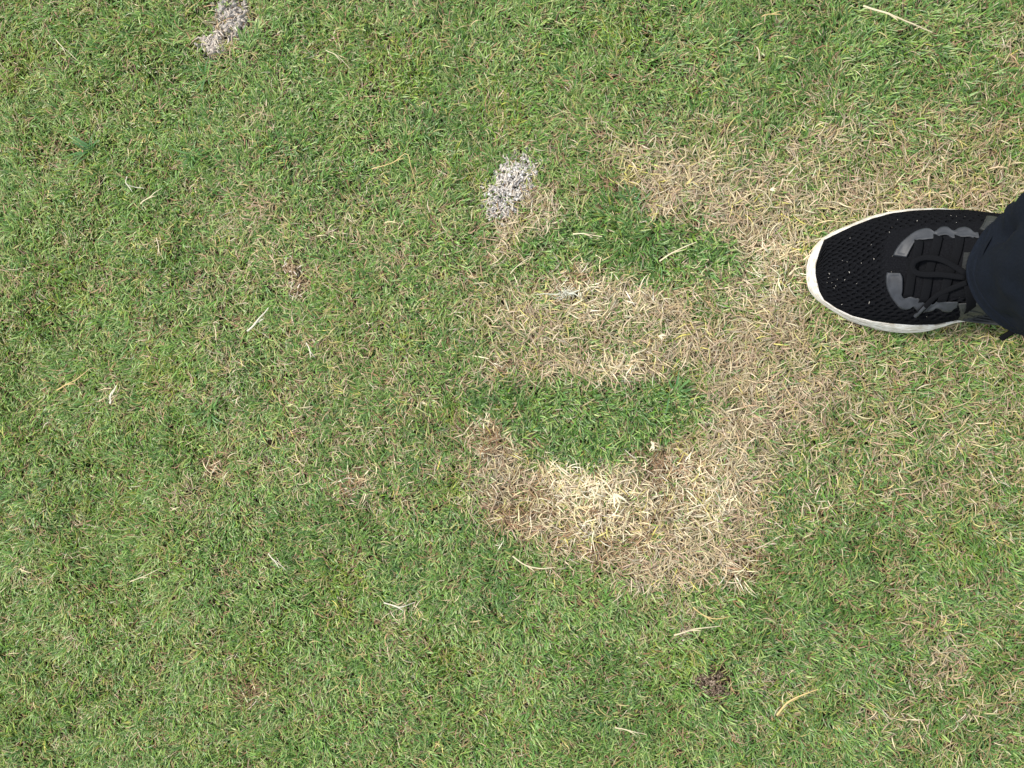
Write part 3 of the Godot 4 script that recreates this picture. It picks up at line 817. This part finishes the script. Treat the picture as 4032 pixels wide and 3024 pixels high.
func coarse_tuft(at: Vector3, leaves: int, size: float, label: String) -> void:
	at.y = ground_y(at.x, at.z)
	var o := thing("grass_tuft", label, "grass tuft", at, "broad-leaved tufts in the lawn")
	var lean := rng.randf() * TAU
	for k in leaves:
		start_blades()
		var c := varied([Color(0.085, 0.20, 0.065), Color(0.11, 0.23, 0.07), Color(0.14, 0.26, 0.075)][k % 3], 0.25)
		var a0 := deg_to_rad(rng.randf_range(22, 50))
		blade(Vector3(rng.randfn(0, 0.0015), 0.001, rng.randfn(0, 0.0015)), lean + rng.randfn(0, 1.2), size * rng.randf_range(0.016, 0.026), rng.randf_range(0.0014, 0.0021), a0, a0 + deg_to_rad(rng.randf_range(30, 55)), rng.randfn(0, 0.25), c, c, 0.08, 6)
		obj("leaf", arrays_mesh(BV, BN, BC, BI), M.living_blade, o)

func husk(at: Vector3, turn: float, length: float, width: float, label: String) -> void:
	at.y = ground_y(at.x, at.z) + 0.0005
	var o := thing("dead_leaf", label, "dead leaf", at, "pale husks on the straw")
	for k in 3:
		start_blades()
		var c := Color(0.72, 0.64, 0.46) * rng.randf_range(0.9, 1.1)
		blade(Vector3(rng.randfn(0, 0.0008), 0.0155, rng.randfn(0, 0.0008)), turn + (k - 1) * 0.5, length * rng.randf_range(0.7, 1.0), width * 0.55, PI * 0.46, PI * 0.53, 0.3, c, c, 0.12, 5, -1.0)
		obj("leaf", arrays_mesh(BV, BN, BC, BI), M.dead_blade, o)

# ------------------------------------------------------------------ the shoe; lengths below are millimetres from the toe
const TOE := Vector3(0.254, 0.004, -0.0935)
const IN_X := [4.3, 5.0, 7.7, 11.5, 21.5, 34.0, 50.0, 66.0, 82.0, 100.0, 120.0, 137.0, 160.0, 200.0, 240.0, 270.0, 283.0]
const IN_T := [0.0, -6.0, -15.5, -25.5, -30.5, -36.4, -42.6, -46.8, -48.3, -48.6, -47.2, -44.0, -40.0, -36.0, -34.0, -25.0, 0.0]
const IN_B := [0.0, 5.0, 17.0, 24.0, 31.0, 37.3, 41.5, 43.8, 45.2, 45.0, 41.0, 38.0, 36.5, 35.0, 33.0, 25.0, 0.0]
const OUT_LINE := [0.0, 0.5, 0.4, 6.0, 2.0, 13.4, 6.5, 19.5, 13.5, 25.5, 24.0, 32.6, 37.0, 40.0, 52.0, 44.8, 66.0, 48.8, 80.0, 50.4, 95.0, 49.5, 107.0, 46.5, 120.0, 42.0, 150.0, 38.5, 200.0, 38.0, 250.0, 36.0, 275.0, 27.0, 290.0, 0.0, 275.0, -27.0, 250.0, -37.0, 200.0, -40.0, 150.0, -44.0, 120.0, -49.0, 107.0, -51.5, 95.0, -51.9, 80.0, -51.5, 66.0, -49.8, 52.0, -46.2, 37.0, -40.4, 24.0, -34.8, 13.5, -29.0, 6.5, -21.0, 2.0, -12.0, 0.4, -5.0, 0.0, 0.5]
const TOP_X := [4.3, 7.0, 11.5, 21.0, 34.0, 50.0, 66.0, 80.0, 100.0, 120.0, 137.0, 160.0, 200.0, 240.0, 270.0, 283.0]
const TOP_Y := [32.0, 41.0, 46.0, 51.0, 55.0, 59.0, 64.0, 70.0, 80.0, 92.0, 100.0, 104.0, 100.0, 90.0, 72.0, 34.0]
var sole_line := PackedVector2Array()

func on_sole(x: float, z: float) -> bool:
	if x < TOE.x or z > -0.03 or z < -0.16: return false
	if sole_line.is_empty():
		for q in curve_points(OUT_LINE, 90): sole_line.append(Vector2(TOE.x + q.x * 0.001, TOE.z + q.y * 0.001))
		sole_line = Geometry2D.offset_polygon(sole_line, -0.004)[0]
	return Geometry2D.is_point_in_polygon(Vector2(x, z), sole_line)

func feather(x: float) -> float:
	return interp(x, [0.0, 66.0, 120.0, 285.0], [33.0, 30.0, 31.0, 34.0])

func upper_y(x: float, z: float) -> float:
	var a := interp(x, IN_X, IN_T)
	var b := interp(x, IN_X, IN_B)
	var t := minf(1.0, absf((z - (a + b) / 2) / maxf((b - a) / 2, 0.5)))
	var e := feather(x)
	return e + (interp(x, TOP_X, TOP_Y) - e) * pow(1.0 - pow(t, 2.3), 0.55)

func mm(x: float, y: float, z: float) -> Vector3:
	return Vector3(x, y, z) * 0.001

func make_shoe() -> void:
	var shoe := thing("running_shoe", "black knit running shoe with worn white sole standing on the lawn", "shoe", TOE)
	make_sole(shoe)
	make_upper(shoe)
	ribbon("eyestay", EYESTAY_A, M.grey_film, shoe, 1.5, 0.3)
	ribbon("eyestay", EYESTAY_B, M.grey_film, shoe, 1.5, 0.3)
	var cage_b := ribbon("side_cage", CAGE_B, M.grey_rubber, shoe, 1.6, 0.5)
	var cage_a := ribbon("side_cage", CAGE_A, M.grey_rubber, shoe, 1.6, 0.5)
	for row in [[0.30, 0.14, 0.42], [0.30, 0.40, 0.70]]:
		emboss(CAGE_B, row[0], row[1], row[2], cage_b)
	emboss(CAGE_A, 0.45, 0.2, 0.9, cage_a)
	make_tongue(shoe)
	for row in [LACE_ROW1, LACE_ROW2, LACE_ROW3]:
		lace_band(row, 6.6, 2.6, 2.6, shoe)
	lace_band(LACE_ROW4, 7.8, 3.0, 3.4, shoe)
	lace_band(LACE_LOOP, 4.4, 5.6, 8.2, shoe, 1.7)
	var end := lace_band(LACE_END, 4.2, 5.4, 3.2, shoe, 1.5)
	var tip := PackedVector3Array()
	var rad := PackedFloat32Array()
	var l := curve_points(LACE_END, 20)
	for k in range(15, 20):
		tip.append(mm(l[k].x, upper_y(l[k].x, l[k].y) + 4.0, l[k].y))
		rad.append(0.0016)
	obj("aglet", tube(tip, rad, 8), M.grey_film, end)
	# the free lace end that hangs under the hem
	var hang := PackedVector3Array()
	var hr := PackedFloat32Array()
	for k in 10:
		hang.append(mm(160.0 - 0.9 * k, 52.0 - 2.9 * k, 47.0 + 1.1 * k))
		hr.append(0.0024)
	obj("lace", tube(hang, hr, 8, 0.4), M.black_lace, shoe)
	# bits of dust and cut grass caught in the knit
	start_blades()
	for k in 50:
		var x := rng.randf_range(10, 112)
		var a := interp(x, IN_X, IN_T)
		var b := interp(x, IN_X, IN_B)
		var z := lerpf(a, b, rng.randf_range(0.06, 0.94))
		var v := rng.randf_range(0.25, 0.75)
		blade(mm(x, upper_y(x, z) + 0.35, z), rng.randf() * TAU, rng.randf_range(0.0004, 0.0013) * (2.4 if rng.randf() < 0.06 else 1.0), rng.randf_range(0.00016, 0.0004), PI / 2, PI / 2, 0.4, Color(v, v * 0.95, v * 0.85), Color(v, v * 0.95, v * 0.85), 0.4, 2, 0.0)
	obj("dust_specks", arrays_mesh(BV, BN, BC, BI), M.grain, shoe).set_meta("kind", "stuff")

func make_sole(shoe: Node3D) -> void:
	var outer := curve_points(OUT_LINE, 181)
	outer.resize(180)
	var n := outer.size()
	var inner := PackedVector2Array()
	for q in outer:
		var x := clampf(lerpf(4.5, 282.8, q.x / 290.0), 4.4, 282.9)
		inner.append(Vector2(x, interp(x, IN_X, IN_B if q.y > 0 else IN_T)))
	var rings := 34
	var p := PackedVector3Array()
	for r in rings:
		var f := r / (rings - 1.0)
		for k in n:
			var o := outer[k]
			var i := inner[k]
			var away := (outer[k] - Vector2(clampf(o.x, 40, 250), 0)).normalized()
			var lift := 9.0 * pow(clampf(1.0 - o.x / 62.0, 0, 1), 1.8)
			var low := 1.0 + lift
			var e := feather(i.x)
			var q: Vector2
			var y: float
			if f < 0.2:
				var g := f / 0.2
				q = o - away * lerpf(6.0, 0.0, sqrt(g)); y = low + lerpf(0.0, 5.0, g)
			elif f < 0.85:
				var g := (f - 0.2) / 0.65
				var bulge := sin(g * PI) * 0.9 + sin(g * 15.0 + o.x * 0.05) * 0.22 + sin(g * 34.0 - o.x * 0.11) * 0.12
				q = o.lerp(i + away * 0.7, pow(g, 1.5)) + away * bulge
				y = lerpf(low + 5.0, e + 0.6, g)
			else:
				var g := (f - 0.85) / 0.15
				q = (i + away * 0.7) - away * g * 7.0
				y = e + 0.6 - 4.0 * g
			p.append(mm(q.x, y, q.y))
	obj("sole", grid_mesh(p, rings, n, true, true), M.worn_white_foam, shoe)

func make_upper(shoe: Node3D) -> void:
	var xs := PackedFloat32Array()
	var x := 4.3
	while x < 283.0:
		xs.append(x)
		x += 0.25 if x < 8.0 else (0.6 if x < 150.0 else 4.0)
	xs.append(283.0)
	var nt := 221
	var p := PackedVector3Array()
	for xx in xs:
		var a := interp(xx, IN_X, IN_T)
		var b := interp(xx, IN_X, IN_B)
		var c := (a + b) / 2
		var w := (b - a) / 2
		var top := interp(xx, TOP_X, TOP_Y)
		var e := feather(xx)
		for k in nt:
			var ang := PI * (k / (nt - 1.0))       # from one edge over the top to the other
			var t := -cos(ang)
			t = signf(t) * pow(absf(t), 0.82)
			var y := e + (top - e) * pow(maxf(0.0, 1.0 - pow(absf(t), 2.3)), 0.55)
			var z := c + w * t
			# open knit: rows of oval holes, staggered; none where the lacing starts
			var row := (t * 54.0 * lerpf(0.55, 1.0, clampf(w / 46.0, 0, 1)) + 3.0 * sin(xx * 0.03)) / 2.9
			row += warp.get_noise_2d(xx * 0.11, t * 5.0) * 0.35
			var col := xx / 7.2 + warp.get_noise_2d(xx * 0.09 + 50.0, t * 4.0) * 0.25 + (0.5 if posmod(int(floor(row)), 2) == 1 else 0.0)
			var hole := Vector2((col - floor(col) - 0.5) * 7.2 / 2.15, (row - floor(row) - 0.5) * 2.9 / 1.15).length()
			var where := 1.0 - smoothstep(0.0, 6.0, xx - 50.0 - 26.0 * pow(absf(t), 3.0)) * (1.0 - smoothstep(0.60, 0.68, absf(t)))
			var depth := 1.8 * (1.0 - smoothstep(0.72, 1.05, hole)) * where * smoothstep(0.0, 0.04, 1.0 - absf(t))
			var inward := Vector3(0, -1, 0).lerp(Vector3(0, -0.4, -t), pow(absf(t), 3.0)).normalized()
			p.append((Vector3(xx, y, z) + inward * depth) * 0.001)
	obj("knit_upper", grid_mesh(p, xs.size(), nt, false, true), M.black_knit, shoe)

func ribbon(called: String, flat: Array, m: Material, parent: Node, thick: float, rim: float) -> MeshInstance3D:
	var left := []
	var right := []
	for k in flat.size() / 4:
		left.append_array([flat[4 * k], flat[4 * k + 1]])
		right.append_array([flat[4 * k + 2], flat[4 * k + 3]])
	var nu := 110
	var nv := 13
	var l := curve_points(left, nu)
	var r := curve_points(right, nu)
	var p := PackedVector3Array()
	for u in nu:
		for v in nv:
			var g := clampf((v - 1) / (nv - 3.0), 0, 1)
			var q := l[u].lerp(r[u], g)
			var wide := l[u].distance_to(r[u])
			var edge := minf(minf(g, 1.0 - g) * wide, minf(u, nu - 1 - u) * 0.5)
			var off := thick + rim * (1.0 - smoothstep(0.8, 1.6, absf(edge - 0.9)))
			if v == 0 or v == nv - 1 or u == 0 or u == nu - 1: off = -1.2
			p.append(mm(q.x, upper_y(q.x, q.y) + off, q.y))
	return obj(called, grid_mesh(p, nu, nv, false, true), m, parent)

func emboss(flat: Array, g: float, u0: float, u1: float, parent: Node) -> void:
	var left := []
	var right := []
	for k in flat.size() / 4:
		left.append_array([flat[4 * k], flat[4 * k + 1]])
		right.append_array([flat[4 * k + 2], flat[4 * k + 3]])
	var l := curve_points(left, 60)
	var r := curve_points(right, 60)
	for side in [g, g + 0.22]:
		var pts := PackedVector3Array()
		var rad := PackedFloat32Array()
		for k in 12:
			var u := int(lerpf(u0, u1, k / 11.0) * 59)
			var q := l[u].lerp(r[u], side)
			pts.append(mm(q.x, upper_y(q.x, q.y) + 1.7, q.y))
			rad.append(0.0007)
		obj("rib", tube(pts, rad, 6), M.grey_rubber, parent)

func make_tongue(shoe: Node3D) -> void:
	var nu := 60
	var nv := 31
	var p := PackedVector3Array()
	for u in nu:
		for v in nv:
			var x := lerpf(70.0, 150.0, u / (nu - 1.0))
			var g := v / (nv - 1.0)
			var z := lerpf(-19.0, 28.0, g)
			var pad := 1.2 * sin(x * 0.42) * sin(g * PI)
			p.append(mm(x, upper_y(x, z) + (0.7 + pad * 0.4 if v > 0 and v < nv - 1 and u > 0 else -1.0), z))
	var tongue := obj("tongue", grid_mesh(p, nu, nv, false, true), M.black_knit, shoe)
	# ribbed cloth tag stitched to the tongue
	var t := LACE_TAG
	var a := Vector2(t[0], t[1])
	var b := Vector2(t[2], t[3])
	var c := Vector2(t[4], t[5])
	var d := Vector2(t[6], t[7])
	var q := PackedVector3Array()
	var rows := 85
	for u in rows:
		for v in 5:
			var s := u / (rows - 1.0)
			var w := a.lerp(d, s).lerp(b.lerp(c, s), v / 4.0)
			q.append(mm(w.x, upper_y(w.x, w.y) + 4.6 + 0.5 * sin(s * TAU * 14.0), w.y))
	obj("tongue_tag", grid_mesh(q, rows, 5, false, false), M.grey_rubber, tongue)

func lace_band(flat: Array, width: float, off_a: float, off_b: float, parent: Node, thick := 1.0) -> MeshInstance3D:
	var n := 44
	var l := curve_points(flat, n)
	var p := PackedVector3Array()
	for k in n:
		var f := k / (n - 1.0)
		var d := (l[mini(k + 1, n - 1)] - l[maxi(k - 1, 0)]).normalized()
		var side := Vector2(-d.y, d.x)
		var off := lerpf(off_a, off_b, sin(f * PI)) if off_a != off_b else off_a + 0.5 * sin(f * 9.0)
		var ends := smoothstep(0.0, 0.05, minf(f, 1.0 - f))
		for s in 12:
			var a := TAU * s / 12.0
			var q := l[k] + side * cos(a) * width * 0.5
			var y := upper_y(q.x, q.y) * 0.5 + upper_y(l[k].x, l[k].y) * 0.5
			p.append(mm(q.x, y + lerpf(0.3, off, ends) + sin(a) * thick * 0.6 * (0.8 + 0.2 * absf(sin(a))), q.y))
	return obj("lace", grid_mesh(p, n, 12, true), M.black_lace, parent)

# ------------------------------------------------------------------ the person: one trouser leg over the shoe
func make_person() -> void:
	var at := TOE + mm(168.0, -4.0, 9.0)
	var o := thing("person", "person in dark navy trousers standing with one foot on the lawn", "person", at)
	var folds := FastNoiseLite.new()
	folds.seed = 12
	folds.frequency = 1.0
	folds.fractal_octaves = 2
	var nt := 120
	var hs := PackedFloat32Array()
	for k in 6: hs.append(-1.0 + k / 5.0)            # the turned-up inside of the hem
	for k in 260: hs.append(pow(k / 259.0, 1.9))
	var p := PackedVector3Array()
	for h in hs:
		var up := maxf(0.0, h)
		for k in nt:
			var a := TAU * k / nt
			var front := 0.5 - 0.5 * cos(a)           # 0 heel side, 1 toe side
			var hem := lerpf(46.0, 100.0, smoothstep(0.0, 1.0, front)) - 5.0 * pow(absf(sin(a)), 2.0)
			var y := lerpf(hem, 880.0, up)
			var cx := interp(y, [50.0, 150.0, 260.0, 460.0, 700.0, 880.0], [0.0, -3.0, -8.0, -18.0, 0.0, 16.0])
			var rx := interp(y, [50.0, 150.0, 260.0, 460.0, 700.0, 880.0], [63.0, 60.0, 63.0, 68.0, 84.0, 92.0])
			var rz := interp(y, [50.0, 150.0, 260.0, 460.0, 700.0, 880.0], [46.0, 51.0, 57.0, 62.0, 80.0, 92.0])
			var rough := folds.get_noise_3d(cos(a) * 1.0, y * 0.013, sin(a) * 1.0) * 4.0 + folds.get_noise_3d(cos(a) * 1.2 + 9.0, y * 0.012, sin(a) * 1.2) * 5.0
			rough *= clampf((y - hem) / 30.0, 0.15, 1.0)
			rough += 6.0 * exp(-pow((a - PI - 0.62 - y * 0.0012) / 0.20, 2.0)) * clampf((y - hem) / 50.0, 0.0, 1.0) + 3.0 * exp(-pow((y - hem - 34.0 - 18.0 * sin(a * 2.0 + 0.6)) / 9.0, 2.0)) * smoothstep(-0.2, 0.6, sin(a * 1.5 + 1.0)) + 1.2 * exp(-pow((y - hem - 3.0) / 2.5, 2.0)) - 0.9 * exp(-pow((y - hem - 17.0) / 1.6, 2.0))
			rough -= 8.0 * exp(-pow((a - PI - 0.20 - y * 0.0012) / 0.18, 2.0)) * clampf((y - hem) / 60.0, 0.0, 1.0)
			if h < 0.0:
				rough -= 2.2
				y += -h * 28.0
			p.append(mm(cx + cos(a) * (rx + rough), y, sin(a) * (rz + rough)))
	obj("trouser_leg", grid_mesh(p, hs.size(), nt, true, true), M.navy_cloth, o)
